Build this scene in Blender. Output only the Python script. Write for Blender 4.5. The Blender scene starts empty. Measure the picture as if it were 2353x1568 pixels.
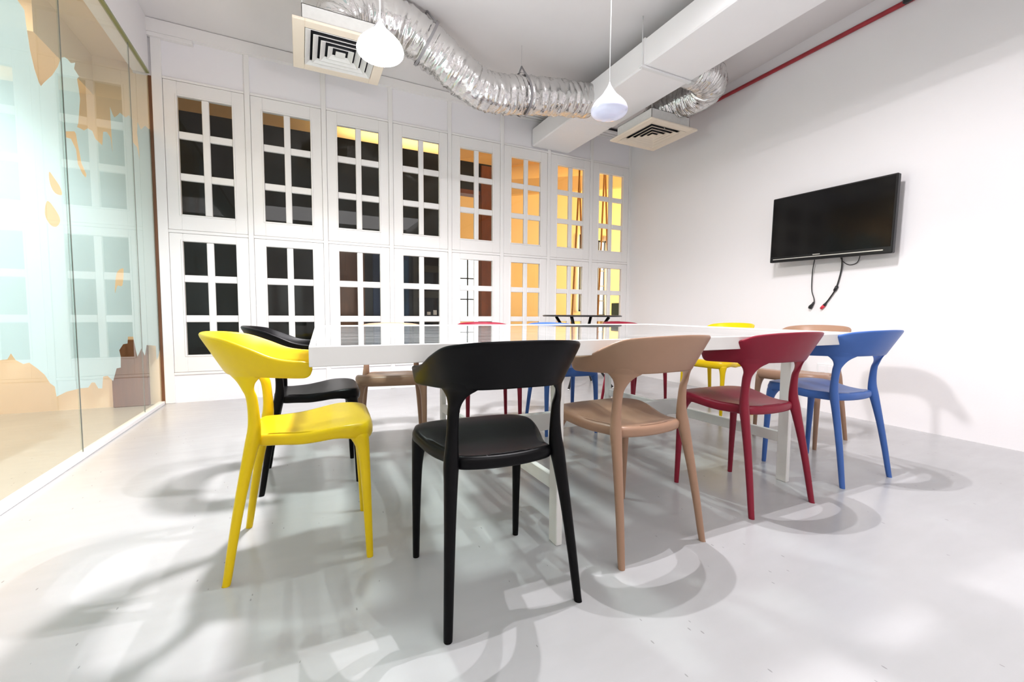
import bpy, bmesh, math, random
from math import sin, cos, pi, radians as R, sqrt
from mathutils import Vector, Matrix, noise
random.seed(7)
S = bpy.context.scene
C = S.collection

# ------------------------------------------------------------------ camera, world, lights, exposure
F_PX, YAW, PITCH, ROLL, CAM_Z = 995.7, .4526, .0624, .0064, .88
cam = bpy.data.cameras.new('camera'); cam_o = bpy.data.objects.new('camera', cam); C.objects.link(cam_o)
cam.sensor_width = 36; cam.lens = 36 * F_PX / 2353; cam.clip_start = .02
right = Vector((cos(YAW), -sin(YAW), 0))
fwd = Vector((sin(YAW) * cos(PITCH), cos(YAW) * cos(PITCH), -sin(PITCH)))
up = right.cross(fwd)
r2 = right * cos(ROLL) + up * sin(ROLL); u2 = up * cos(ROLL) - right * sin(ROLL)
m = Matrix((r2, u2, -fwd)).transposed().to_4x4(); m.translation = (0, 0, CAM_Z)
cam_o.matrix_world = m
S.camera = cam_o
vs = S.view_settings
vs.view_transform = 'Standard'; vs.look = 'None'; vs.exposure = .64; vs.gamma = 1; vs.use_curve_mapping = False
w = bpy.data.worlds.new('world'); S.world = w; w.use_nodes = True
w.node_tree.nodes['Background'].inputs[0].default_value = (1, 1, 1, 1)
w.node_tree.nodes['Background'].inputs[1].default_value = .3


def lamp(name, kind, loc, power, color=(1, 1, 1), size=.05, target=None, **kw):
    l = bpy.data.lights.new(name, kind); l.energy = power; l.color = color
    if kind == 'AREA':
        l.shape = kw.get('shape', 'RECTANGLE'); l.size = size; l.size_y = kw.get('size_y', size)
        if 'spread' in kw: l.spread = kw['spread']
    else:
        l.shadow_soft_size = size
    if kind == 'SPOT':
        l.spot_size = kw.get('cone', 2.4); l.spot_blend = kw.get('blend', .4)
    o = bpy.data.objects.new(name, l); C.objects.link(o); o.location = loc
    if target is not None:
        o.rotation_euler = (Vector(target) - Vector(loc)).to_track_quat('-Z', 'Y').to_euler()
    return o


# two ceiling spots over the table (out of frame), the lit pendant, an added soft fill lamp behind the camera
lamp('ceiling_spot', 'SPOT', (1.50, 1.66, 3.38), 118, (1, .965, 1), .014, (1.50, 1.66, 0), cone=3.0, blend=.8)
lamp('ceiling_spot', 'SPOT', (1.80, 1.52, 3.38), 92, (1, .965, 1), .014, (1.80, 1.52, 0), cone=3.0, blend=.8)
lamp('pendant_glow', 'SPOT', (.412, 2.48, 2.20), 150, (1, .965, .99), .08, (.412, 2.6, 0), cone=2.95, blend=.3)
lamp('rear_fill_light', 'AREA', (1.2, -1.3, 3.2), 55, (1, .965, .985), 4.0, (1.2, -1.3, 0), size_y=1.6)
lamp('corridor_light', 'AREA', (-2.7, 3.6, 3.02), 86, (1, .80, .58), 1.6, (-2.7, 3.6, 0), size_y=2.0)
lamp('yellow_room_light', 'AREA', (8.9, 5.7, 2.1), 270, (1, .72, .39), 1.6, (4.2, 8.6, 1.6), size_y=1.8)
lamp('cove_light', 'AREA', (1.5, 7.2, 3.3), 16, (1, .68, .32), 1.8, (1.5, 7.2, 4), size_y=.25)


# ------------------------------------------------------------------ materials
def mat(name):
    mt = bpy.data.materials.new(name); mt.use_nodes = True
    return mt, mt.node_tree, mt.node_tree.nodes['Principled BSDF']


def plain(name, col, rough=.5, spec=.5, metal=0, noise_amt=0, noise_scale=8, bump=0, bump_scale=200, coat=0, stretch=None):
    mt, nt, b = mat(name)
    b.inputs['Base Color'].default_value = (*col, 1); b.inputs['Roughness'].default_value = rough
    b.inputs['Specular IOR Level'].default_value = spec; b.inputs['Metallic'].default_value = metal
    b.inputs['Coat Weight'].default_value = coat
    tc = nt.nodes.new('ShaderNodeTexCoord'); mp = nt.nodes.new('ShaderNodeMapping')
    if stretch: mp.inputs['Scale'].default_value = stretch
    nt.links.new(tc.outputs['Object'], mp.inputs[0])
    if noise_amt:
        n = nt.nodes.new('ShaderNodeTexNoise'); n.inputs['Scale'].default_value = noise_scale; n.inputs['Detail'].default_value = 6
        nt.links.new(mp.outputs[0], n.inputs['Vector'])
        mx = nt.nodes.new('ShaderNodeMix'); mx.data_type = 'RGBA'
        mx.inputs[6].default_value = (*[c * (1 - noise_amt) for c in col], 1); mx.inputs[7].default_value = (*[min(1, c * (1 + noise_amt)) for c in col], 1)
        nt.links.new(n.outputs['Fac'], mx.inputs[0]); nt.links.new(mx.outputs[2], b.inputs['Base Color'])
    if bump:
        n2 = nt.nodes.new('ShaderNodeTexNoise'); n2.inputs['Scale'].default_value = bump_scale; n2.inputs['Detail'].default_value = 3
        nt.links.new(mp.outputs[0], n2.inputs['Vector'])
        bp = nt.nodes.new('ShaderNodeBump'); bp.inputs['Strength'].default_value = bump; bp.inputs['Distance'].default_value = .01
        nt.links.new(n2.outputs['Fac'], bp.inputs['Height']); nt.links.new(bp.outputs[0], b.inputs['Normal'])
    return mt


def emit(name, col, strength):
    mt, nt, b = mat(name)
    b.inputs['Base Color'].default_value = (*col, 1)
    b.inputs['Emission Color'].default_value = (*col, 1); b.inputs['Emission Strength'].default_value = strength
    return mt


def thin_glass(name, tint, base_refl=.05, edge=1.0):
    """thin architectural glass: see-through, mirror reflection growing at grazing angles"""
    mt = bpy.data.materials.new(name); mt.use_nodes = True; nt = mt.node_tree
    nt.nodes.remove(nt.nodes['Principled BSDF']); out = nt.nodes['Material Output']
    tr = nt.nodes.new('ShaderNodeBsdfTransparent'); tr.inputs[0].default_value = (*tint, 1)
    gl = nt.nodes.new('ShaderNodeBsdfGlossy'); gl.inputs['Roughness'].default_value = .005
    fr = nt.nodes.new('ShaderNodeFresnel'); fr.inputs['IOR'].default_value = 1.45
    mr = nt.nodes.new('ShaderNodeMapRange'); mr.inputs[3].default_value = base_refl - .034; mr.inputs[4].default_value = edge
    mx = nt.nodes.new('ShaderNodeMixShader')
    ge = nt.nodes.new('ShaderNodeNewGeometry'); front = nt.nodes.new('ShaderNodeMath'); front.operation = 'SUBTRACT'; front.inputs[0].default_value = 1
    both = nt.nodes.new('ShaderNodeMath'); both.operation = 'MULTIPLY'          # only the outer faces mirror
    nt.links.new(ge.outputs['Backfacing'], front.inputs[1])
    nt.links.new(fr.outputs[0], mr.inputs[0]); nt.links.new(mr.outputs[0], both.inputs[0]); nt.links.new(front.outputs[0], both.inputs[1]); nt.links.new(both.outputs[0], mx.inputs[0])
    nt.links.new(tr.outputs[0], mx.inputs[1]); nt.links.new(gl.outputs[0], mx.inputs[2]); nt.links.new(mx.outputs[0], out.inputs[0])
    return mt


M = {}
M['wall'] = plain('white wall paint', (.86, .835, .84), .6, .3, noise_amt=.02, noise_scale=1.5, bump=.05, bump_scale=60)
M['ceiling'] = plain('ceiling paint', (.80, .775, .775), .8, .2, noise_amt=.05, noise_scale=2)
M['joinery'] = plain('white satin joinery paint', (.87, .85, .835), .38, .4, noise_amt=.015, noise_scale=3)
M['fascia'] = plain('white fascia board', (.89, .87, .895), .5, .3)
M['duct'] = plain('white duct paint', (.90, .885, .89), .45, .4, noise_amt=.03, noise_scale=2.5)
M['table_white'] = plain('white table paint', (.80, .78, .75), .4, .4, noise_amt=.04, noise_scale=12)
M['vent_cream'] = plain('aged cream vent paint', (.80, .70, .58), .5, .4)
M['vent_white'] = plain('dusty white vent paint', (.74, .73, .71), .55, .3, noise_amt=.08, noise_scale=30)
M['shadow_black'] = plain('black recess shadow', (.03, .03, .035), .8, .1)  # black put in for the shadow inside vents and cornice slots
M['red_pipe'] = plain('red pipe paint', (.32, .02, .03), .45, .5, noise_amt=.35, noise_scale=14)
M['black_metal'] = plain('black metal', (.012, .012, .013), .35, .5)
M['tv_body'] = plain('black tv plastic', (.005, .005, .006), .3, .35)
M['tv_screen'] = plain('dark tv glass', (.003, .003, .0035), .1, .32)
M['silver'] = plain('silver trim', (.75, .73, .7), .3, .5, metal=.8)
M['strap'] = plain('grey strap', (.32, .31, .32), .5, .4, metal=.3)
M['wire'] = plain('steel wire', (.6, .6, .6), .4, .5, metal=.6)
M['white_plastic'] = plain('white plastic', (.82, .82, .82), .35, .5)
M['red_plastic'] = plain('red plastic', (.7, .03, .06), .4, .5)
M['wood_brown'] = plain('brown wood', (.15, .065, .03), .45, .4, noise_amt=.45, noise_scale=5, stretch=(9, 9, 1))
M['wood_post'] = plain('rusty brown post', (.26, .07, .02), .5, .4, noise_amt=.4, noise_scale=7, stretch=(3, 3, 1))
M['dark_wall'] = plain('dark green black wall', (.018, .021, .020), .5, .4, noise_amt=.3, noise_scale=3)
M['dark_grey'] = plain('dark grey board', (.045, .043, .035), .6, .3, noise_amt=.3, noise_scale=20)
M['dark_blue'] = plain('dark blue panel', (.012, .03, .075), .5, .3)
M['mid_blue'] = plain('slate blue panel', (.02, .06, .12), .5, .3)
M['yellow_wall'] = plain('warm yellow wall paint', (.86, .62, .32), .7, .2, noise_amt=.04, noise_scale=2)
M['beam'] = plain('tan beam paint', (.66, .42, .19), .7, .2)
M['tan'] = plain('tan ceiling paint', (.62, .50, .34), .8, .2)
M['peach'] = plain('cream corridor paint', (.86, .70, .53), .7, .2, noise_amt=.03, noise_scale=2)
M['teal'] = plain('dark teal board', (.02, .075, .08), .5, .3)
M['rope'] = plain('brown rope', (.55, .27, .07), .9, .1, noise_amt=.4, noise_scale=60)
M['window_light'] = emit('daylight behind window', (.95, .97, 1), 1.6)
M['lamp_off'] = plain('white lacquered shade', (.80, .78, .88), .12, .5, coat=.6)
M['lamp_bowl'] = plain('milky bluish glass bowl', (.66, .67, .84), .08, .5, coat=.6)
M['lamp_lit'] = emit('lit shade', (1, .985, .99), 52)
M['lamp_disc'] = emit('lit diffuser', (1, .99, .98), 60)

# flexible aluminium foil
mt, nt, b = mat('crinkled aluminium foil')
b.inputs['Base Color'].default_value = (.74, .73, .72, 1); b.inputs['Metallic'].default_value = 1; b.inputs['Roughness'].default_value = .17
tc = nt.nodes.new('ShaderNodeTexCoord')
n = nt.nodes.new('ShaderNodeTexNoise'); n.inputs['Scale'].default_value = 30; n.inputs['Detail'].default_value = 4
bp = nt.nodes.new('ShaderNodeBump'); bp.inputs['Strength'].default_value = .45; bp.inputs['Distance'].default_value = .012
nt.links.new(tc.outputs['Object'], n.inputs['Vector']); nt.links.new(n.outputs['Fac'], bp.inputs['Height']); nt.links.new(bp.outputs[0], b.inputs['Normal'])
M['foil'] = mt

# grey painted concrete floor: cloudy tone, scuffs, dark specks, satin gloss
mt, nt, b = mat('grey painted concrete floor')
tc = nt.nodes.new('ShaderNodeTexCoord')
n1 = nt.nodes.new('ShaderNodeTexNoise'); n1.inputs['Scale'].default_value = 1.4; n1.inputs['Detail'].default_value = 8
mp = nt.nodes.new('ShaderNodeMapping'); mp.inputs['Scale'].default_value = (1, 4, 1); mp.inputs['Rotation'].default_value = (0, 0, .35)
n2 = nt.nodes.new('ShaderNodeTexNoise'); n2.inputs['Scale'].default_value = 5; n2.inputs['Detail'].default_value = 8
n3 = nt.nodes.new('ShaderNodeTexVoronoi'); n3.inputs['Scale'].default_value = 17; n3.inputs['Randomness'].default_value = 1
cr = nt.nodes.new('ShaderNodeValToRGB'); cr.color_ramp.elements[0].position = .3; cr.color_ramp.elements[0].color = (.445, .445, .446, 1)
cr.color_ramp.elements[1].position = .72; cr.color_ramp.elements[1].color = (.525, .523, .533, 1)
ad = nt.nodes.new('ShaderNodeMath'); ad.operation = 'MULTIPLY_ADD'; ad.inputs[1].default_value = .8
nt.links.new(tc.outputs['Object'], n1.inputs['Vector']); nt.links.new(tc.outputs['Object'], mp.inputs[0]); nt.links.new(mp.outputs[0], n2.inputs['Vector'])
hf = nt.nodes.new('ShaderNodeMath'); hf.operation = 'MULTIPLY'; hf.inputs[1].default_value = .2
nt.links.new(n2.outputs['Fac'], hf.inputs[0]); nt.links.new(n1.outputs['Fac'], ad.inputs[0]); nt.links.new(hf.outputs[0], ad.inputs[2]); nt.links.new(ad.outputs[0], cr.inputs[0])
mp3 = nt.nodes.new('ShaderNodeMapping'); mp3.inputs['Scale'].default_value = (1.6, .55, 1); mp3.inputs['Rotation'].default_value = (0, 0, 1.1)
nt.links.new(tc.outputs['Object'], mp3.inputs[0]); nt.links.new(mp3.outputs[0], n3.inputs['Vector'])
lt = nt.nodes.new('ShaderNodeMath'); lt.operation = 'LESS_THAN'; lt.inputs[1].default_value = .062
nt.links.new(n3.outputs['Distance'], lt.inputs[0])
n4 = nt.nodes.new('ShaderNodeTexNoise'); n4.inputs['Scale'].default_value = 2.3
gt = nt.nodes.new('ShaderNodeMath'); gt.operation = 'GREATER_THAN'; gt.inputs[1].default_value = .47
nt.links.new(tc.outputs['Object'], n4.inputs['Vector']); nt.links.new(n4.outputs['Fac'], gt.inputs[0])
mu = nt.nodes.new('ShaderNodeMath'); mu.operation = 'MULTIPLY'; nt.links.new(lt.outputs[0], mu.inputs[0]); nt.links.new(gt.outputs[0], mu.inputs[1])
mu2 = nt.nodes.new('ShaderNodeMath'); mu2.operation = 'MULTIPLY'; mu2.inputs[1].default_value = .6; nt.links.new(mu.outputs[0], mu2.inputs[0])
mx = nt.nodes.new('ShaderNodeMix'); mx.data_type = 'RGBA'; mx.inputs[7].default_value = (.2, .2, .19, 1)
nt.links.new(mu2.outputs[0], mx.inputs[0]); nt.links.new(cr.outputs[0], mx.inputs[6]); nt.links.new(mx.outputs[2], b.inputs['Base Color'])
rr = nt.nodes.new('ShaderNodeMapRange'); rr.inputs[3].default_value = .23; rr.inputs[4].default_value = .27
nt.links.new(n2.outputs['Fac'], rr.inputs[0]); nt.links.new(rr.outputs[0], b.inputs['Roughness'])
b.inputs['Specular IOR Level'].default_value = .45
M['floor'] = mt

# table top: glass brushed white underneath, some of it let through in strips
mt = bpy.data.materials.new('white brushed glass table top'); mt.use_nodes = True; nt = mt.node_tree
b = nt.nodes['Principled BSDF']; out = nt.nodes['Material Output']
tc = nt.nodes.new('ShaderNodeTexCoord')
mp = nt.nodes.new('ShaderNodeMapping'); mp.inputs['Scale'].default_value = (.9, 14, 1); mp.inputs['Rotation'].default_value = (0, 0, .06)
n = nt.nodes.new('ShaderNodeTexNoise'); n.inputs['Scale'].default_value = 2.2; n.inputs['Detail'].default_value = 6; n.inputs['Distortion'].default_value = .4
cr = nt.nodes.new('ShaderNodeValToRGB'); cr.color_ramp.elements[0].position = .36; cr.color_ramp.elements[0].color = (.27, .30, .31, 1)
cr.color_ramp.elements[1].position = .62; cr.color_ramp.elements[1].color = (.72, .74, .74, 1)
nt.links.new(tc.outputs['Object'], mp.inputs[0]); nt.links.new(mp.outputs[0], n.inputs['Vector']); nt.links.new(n.outputs['Fac'], cr.inputs[0])
nt.links.new(cr.outputs[0], b.inputs['Base Color'])
b.inputs['Roughness'].default_value = .03; b.inputs['Specular IOR Level'].default_value = .6; b.inputs['Coat Weight'].default_value = .7; b.inputs['Coat Roughness'].default_value = .0
mp2 = nt.nodes.new('ShaderNodeMapping'); mp2.inputs['Scale'].default_value = (11, 1.1, 1)
vo = nt.nodes.new('ShaderNodeTexVoronoi'); vo.distance = 'CHEBYCHEV'; vo.inputs['Scale'].default_value = 1.0
nt.links.new(tc.outputs['Object'], mp2.inputs[0]); nt.links.new(mp2.outputs[0], vo.inputs['Vector'])
sp = nt.nodes.new('ShaderNodeSeparateColor'); nt.links.new(vo.outputs['Color'], sp.inputs[0])
mr = nt.nodes.new('ShaderNodeMapRange'); mr.inputs[1].default_value = .42; mr.inputs[2].default_value = .55; mr.inputs[3].default_value = .10; mr.inputs[4].default_value = .72
nt.links.new(sp.outputs[0], mr.inputs[0])
tr = nt.nodes.new('ShaderNodeBsdfTransparent'); tr.inputs[0].default_value = (.88, .96, .93, 1)
# the reflection of the upper glass face stays whole: only what reaches the paint is shared out
mxs = nt.nodes.new('ShaderNodeMixShader')
lw = nt.nodes.new('ShaderNodeLayerWeight'); lw.inputs[0].default_value = .4
inv = nt.nodes.new('ShaderNodeMath'); inv.operation = 'SUBTRACT'; inv.inputs[0].default_value = 1
nt.links.new(lw.outputs['Facing'], inv.inputs[1])
mul = nt.nodes.new('ShaderNodeMath'); mul.operation = 'MULTIPLY'
nt.links.new(inv.outputs[0], mul.inputs[0]); nt.links.new(mr.outputs[0], mul.inputs[1])
nt.links.new(mul.outputs[0], mxs.inputs[0]); nt.links.new(b.outputs[0], mxs.inputs[1]); nt.links.new(tr.outputs[0], mxs.inputs[2]); nt.links.new(mxs.outputs[0], out.inputs[0])
M['table_top'] = mt

M['pane'] = thin_glass('window pane glass', (.93, .96, .95), .036, .9)
M['partition_glass'] = thin_glass('partition glass', (.93, .97, .95), .07, 1)
M['joint_grey'] = plain('grey glass joint', (.16, .17, .15), .3, .5)
M['glass_edge'] = plain('green glass edge', (.25, .27, .12), .2, .5)
# pale blue frosted film
mt, nt, b = mat('pale blue frosted film')
b.inputs['Base Color'].default_value = (.68, .82, .88, 1); b.inputs['Roughness'].default_value = .35
out = nt.nodes['Material Output']
tl = nt.nodes.new('ShaderNodeBsdfTranslucent'); tl.inputs[0].default_value = (.56, .78, 1, 1)
tr = nt.nodes.new('ShaderNodeBsdfTransparent'); tr.inputs[0].default_value = (.8, .95, .97, 1)
m1 = nt.nodes.new('ShaderNodeMixShader'); m1.inputs[0].default_value = .18
m2 = nt.nodes.new('ShaderNodeMixShader'); m2.inputs[0].default_value = .06
nt.links.new(b.outputs[0], m1.inputs[1]); nt.links.new(tl.outputs[0], m1.inputs[2]); nt.links.new(m1.outputs[0], m2.inputs[1]); nt.links.new(tr.outputs[0], m2.inputs[2]); nt.links.new(m2.outputs[0], out.inputs[0])
M['film'] = mt

CHAIR_COL = {'yellow': (.80, .55, .003), 'black': (.0022, .002, .0026), 'beige': (.37, .22, .145), 'red': (.25, .013, .033), 'blue': (.062, .15, .45)}
for k, c in CHAIR_COL.items():
    M['chair_' + k] = plain(k + ' moulded plastic', c, .34, .3 if k != 'black' else .13, noise_amt=.04, noise_scale=25, bump=.04, bump_scale=700)


# ------------------------------------------------------------------ mesh helpers
class MB:
    def __init__(s): s.v = []; s.f = []; s.sm = []

    def add(s, v, f, smooth=False):
        o = len(s.v); s.v += [tuple(p) for p in v]; s.f += [tuple(i + o for i in q) for q in f]; s.sm += [smooth] * len(f); return s

    def box(s, a, b, ch=0, M4=None):
        """axis box between corners a and b, edges chamfered by ch"""
        x0, y0, z0 = [min(a[i], b[i]) for i in range(3)]; x1, y1, z1 = [max(a[i], b[i]) for i in range(3)]
        bm = bmesh.new(); bmesh.ops.create_cube(bm, size=1)
        for p in bm.verts: p.co = Vector(((x0 + x1) / 2 + p.co.x * (x1 - x0), (y0 + y1) / 2 + p.co.y * (y1 - y0), (z0 + z1) / 2 + p.co.z * (z1 - z0)))
        if ch:
            ch = min(ch, .45 * min(x1 - x0, y1 - y0, z1 - z0))
            bmesh.ops.bevel(bm, geom=bm.edges[:], offset=ch, segments=1, affect='EDGES')
        if M4 is not None: bm.transform(M4)
        bm.verts.index_update(); s.add([p.co[:] for p in bm.verts], [[q.index for q in f.verts] for f in bm.faces]); bm.free(); return s

    def hexa(s, q):
        """eight corners: four low, four high, both counter-clockwise"""
        return s.add(q, [(3, 2, 1, 0), (4, 5, 6, 7), (0, 1, 5, 4), (1, 2, 6, 5), (2, 3, 7, 6), (3, 0, 4, 7)])

    def rings(s, rings, close=True, cap0=True, cap1=True, smooth=True):
        n = len(rings[0]); v = [p for r in rings for p in r]; f = []
        for i in range(len(rings) - 1):
            for j in range(n if close else n - 1):
                k = (j + 1) % n; f.append((i * n + j, i * n + k, (i + 1) * n + k, (i + 1) * n + j))
        s.add(v, f, smooth)
        if cap0: s.add(rings[0], [tuple(range(n - 1, -1, -1))])
        if cap1: s.add(rings[-1], [tuple(range(n))])
        return s

    def tube(s, pts, r, n=10, cap=True):
        pts = [Vector(p) for p in pts]; rs = r if isinstance(r, (list, tuple)) else [r] * len(pts)
        prev = None; rings = []
        for i, p in enumerate(pts):
            t = (pts[min(i + 1, len(pts) - 1)] - pts[max(i - 1, 0)]).normalized()
            if prev is None: prev = t.orthogonal().normalized()
            a = (prev - t * prev.dot(t)).normalized(); prev = a; bb = t.cross(a)
            rings.append([p + (a * cos(2 * pi * j / n) + bb * sin(2 * pi * j / n)) * rs[i] for j in range(n)])
        return s.rings(rings, True, cap, cap)

    def lathe(s, prof, c=(0, 0, 0), n=40, smooth=True):
        rings = [[(c[0] + r * cos(2 * pi * j / n), c[1] + r * sin(2 * pi * j / n), c[2] + z) for j in range(n)] for r, z in prof]
        return s.rings(rings, True, False, False, smooth)

    def mesh(s, name, mt=None):
        me = bpy.data.meshes.new(name); me.from_pydata(s.v, [], s.f); me.polygons.foreach_set('use_smooth', s.sm)
        if mt: me.materials.append(M[mt] if isinstance(mt, str) else mt)
        bm = bmesh.new(); bm.from_mesh(me); bmesh.ops.remove_doubles(bm, verts=bm.verts, dist=1e-5); bmesh.ops.recalc_face_normals(bm, faces=bm.faces); bm.to_mesh(me); bm.free()
        me.update(); return me

    def build(s, name, mt, parent=None, origin=None):
        if origin is not None:
            s.v = [(p[0] - origin[0], p[1] - origin[1], p[2] - origin[2]) for p in s.v]
        o = bpy.data.objects.new(name, s.mesh(name, mt)); C.objects.link(o)
        if origin is not None: o.location = origin
        if parent is not None:
            o.parent = parent
        return o


def catmull(P, n):
    P = [Vector(p) for p in P]; out = []; k = len(P) - 1
    for i in range(n):
        t = i / (n - 1) * k; j = min(int(t), k - 1); u = t - j
        p0 = P[j - 1] if j > 0 else P[0] * 2 - P[1]; p1 = P[j]; p2 = P[j + 1]; p3 = P[j + 2] if j + 2 <= k else P[k] * 2 - P[k - 1]
        out.append(.5 * ((2 * p1) + (p2 - p0) * u + (2 * p0 - 5 * p1 + 4 * p2 - p3) * u * u + (3 * p1 - p0 - 3 * p2 + p3) * u ** 3))
    return out


def empty(name, loc, label=None, cat=None, group=None, rz=0):
    o = bpy.data.objects.new(name, None); C.objects.link(o); o.location = loc; o.rotation_euler = (0, 0, rz); o.empty_display_size = .1
    if label: o['label'] = label
    if cat: o['category'] = cat
    if group: o['group'] = group
    return o


def tag(o, label, cat, group=None):
    o['label'] = label; o['category'] = cat
    if group: o['group'] = group
    return o


def struct(o):
    o['kind'] = 'structure'; return o


def inst(name, me, parent, loc=(0, 0, 0), rot=(0, 0, 0)):
    o = bpy.data.objects.new(name, me); C.objects.link(o); o.parent = parent; o.location = loc; o.rotation_euler = rot; return o


# ------------------------------------------------------------------ room shell
YW = 5.127                       # face of the window wall
XG = -1.20                       # glass partition


def xr(y): return 4.235 + (y - 1.04) * .0502          # right wall face


def zc(x): return 3.53 - (x + 1.2) * .012            # ceiling underside


f = MB(); f.box((-5.5, -3, -.12), (9.5, 9.6, 0)); struct(f.build('floor', 'floor'))
c = MB(); c.hexa([(XG - .12, -3, zc(XG)), (4.8, -3, zc(4.8)), (4.8, YW + .1, zc(4.8)), (XG - .12, YW + .1, zc(XG)),
                  (XG - .12, -3, 3.8), (4.8, -3, 3.8), (4.8, YW + .1, 3.8), (XG - .12, YW + .1, 3.8)]); struct(c.build('ceiling', 'ceiling'))
wr = MB(); wr.hexa([(xr(-3), -3, 0), (xr(-3) + .25, -3, 0), (xr(5.3) + .25, 5.3, 0), (xr(5.3), 5.3, 0),
                    (xr(-3), -3, 3.6), (xr(-3) + .25, -3, 3.6), (xr(5.3) + .25, 5.3, 3.6), (xr(5.3), 5.3, 3.6)]); struct(wr.build('wall_right', 'wall'))
wb = MB(); wb.box((-5.5, -3.2, 0), (5.2, -3, 3.8)); struct(wb.build('wall_rear', 'wall'))
wl = MB(); wl.box((XG - .12, -3, 3.045), (XG + .0, YW, 3.75)); struct(wl.build('wall_left', 'wall'))

# ------------------------------------------------------------------ window wall
X0, PITCHX, NB = -1.1305, .6945, 8
wallb = MB()
wallb.box((XG - .12, YW + .02, 3.035), (X0 + NB * PITCHX + .05, YW + .07, 3.6))       # fascia board, recessed
wallb.box((XG + .017, YW + .014, 0), (X0 + NB * PITCHX + .05, YW + .07, .285))         # bottom board
WB = struct(wallb.build('wall_back', 'fascia'))
for i in range(NB + 1):
    x = X0 + i * PITCHX
    mbp = MB().box((x - (.024 if i else .054), YW, .0), (x + .024, YW + .07, 3.45), .004); mbp.build('mullion', 'joinery', WB)
for z0, z1 in ((1.628, 1.656), (3.030, 3.052), (.27, .295)):
    for i in range(NB):
        x = X0 + i * PITCHX
        MB().box((x + .0245, YW + .001, z0), (x + PITCHX - .0245, YW + .06, z1), .003).build('rail', 'joinery', WB)
# cornice under the ceiling: channel with slots further along
cor = MB()


def zcut(x): return zc(x) - .007


cor.hexa([(XG, YW - .035, 3.405), (1.9, YW - .035, 3.405), (1.9, YW + .02, 3.405), (XG, YW + .02, 3.405),
          (XG, YW - .035, zcut(XG)), (1.9, YW - .035, zcut(1.9)), (1.9, YW + .02, zcut(1.9)), (XG, YW + .02, zcut(XG))])
cor.box((1.9, YW - .17, 3.405), (4.46, YW - .115, 3.43), .002); cor.box((1.9, YW - .10, 3.405), (4.46, YW - .05, 3.43), .002); cor.box((1.9, YW - .035, 3.405), (4.46, YW + .02, 3.43), .002)
co = struct(cor.build('trim_1', 'joinery'))
MB().box((1.9, YW - .17, 3.44), (4.46, YW + .02, 3.445)).build('slot_shadow', 'shadow_black', co)  # black sheet over the slots, painted in place of their shadow
MB().box((XG, YW - .032, 3.372), (-.86, YW + .02, 3.4045), .002).build('cornice_step', 'joinery', co)

PW, MU, PH, RMU = .187, .0585, .3191, .0667
SASH_W = PITCHX - .052
HALF_OP = (2 * PW + MU) / 2


def frame_mesh(top, bottom):
    """sash: stiles and rails round the six lights; z measured from the opening's middle"""
    hh = (3 * PH + 2 * RMU) / 2; x0, x1 = -SASH_W / 2, SASH_W / 2
    mb = MB()
    mb.box((x0, 0, -hh - bottom), (-HALF_OP, .045, hh + top), .004); mb.box((HALF_OP, 0, -hh - bottom), (x1, .045, hh + top), .004)
    mb.box((-HALF_OP - .001, .0005, hh), (HALF_OP + .001, .0445, hh + top), .0035); mb.box((-HALF_OP - .001, .0005, -hh - bottom), (HALF_OP + .001, .0445, -hh), .0035)
    # raised moulding round the opening
    t = .016
    for a, b2 in (((-HALF_OP - t, -.007, -hh - t), (-HALF_OP, .01, hh + t)), ((HALF_OP, -.007, -hh - t), (HALF_OP + t, .01, hh + t)),
                  ((-HALF_OP, -.007, hh), (HALF_OP, .01, hh + t)), ((-HALF_OP, -.007, -hh - t), (HALF_OP, .01, -hh))):
        mb.box(a, b2, .004)
    return mb.mesh('sash_frame', 'joinery')


hh = (3 * PH + 2 * RMU) / 2
up_mid, lo_mid = (2.896 + 1.805) / 2, (1.552 + .461) / 2
me_up = frame_mesh(3.028 - 2.896, 1.805 - 1.658); me_lo = frame_mesh(1.626 - 1.552, .461 - .297)
me_vm = MB().box((-MU / 2, .004, -hh), (MU / 2, .04, hh), .006).mesh('muntin', 'joinery')
me_hm = MB().box((-PW / 2 - .001, .005, -RMU / 2), (PW / 2 + .001, .039, RMU / 2), .006).mesh('muntin', 'joinery')
me_pane = MB().box((-PW / 2 - .004, 0, -PH / 2 - .004), (PW / 2 + .004, .004, PH / 2 + .004)).mesh('pane', 'pane')
OFFX = (-.992 + .2163) - (X0 + PITCHX / 2)
k = 0
for i in range(NB):
    cx = X0 + (i + .5) * PITCHX
    for me, zm in ((me_up, up_mid), (me_lo, lo_mid)):
        k += 1
        wo = bpy.data.objects.new('window_%d' % k, me); C.objects.link(wo); wo.location = (cx, YW + .004, zm); struct(wo)
        inst('muntin', me_vm, wo)
        for sx in (-1, 1):
            for q in (-.5, .5):
                inst('muntin', me_hm, wo, (sx * (PW + MU) / 2, 0, q * 2 * (PH + RMU) / 2))
            for q in (-1, 0, 1):
                inst('pane', me_pane, wo, (sx * (PW + MU) / 2, .022, q * (PH + RMU)), (random.uniform(-.004, .004), 0, random.uniform(-.004, .004)))

# ------------------------------------------------------------------ glass partition with torn blue film
gp = empty('glass_partition', (XG, 3.4, 0), 'clear glass partition on the left with pale blue torn-edge film', 'glass partition')


def _g(mb, name, mt):
    mb.v = [(p[0] - XG, p[1] - 3.4, p[2]) for p in mb.v]
    return mb.build(name, mt, gp)


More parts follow.
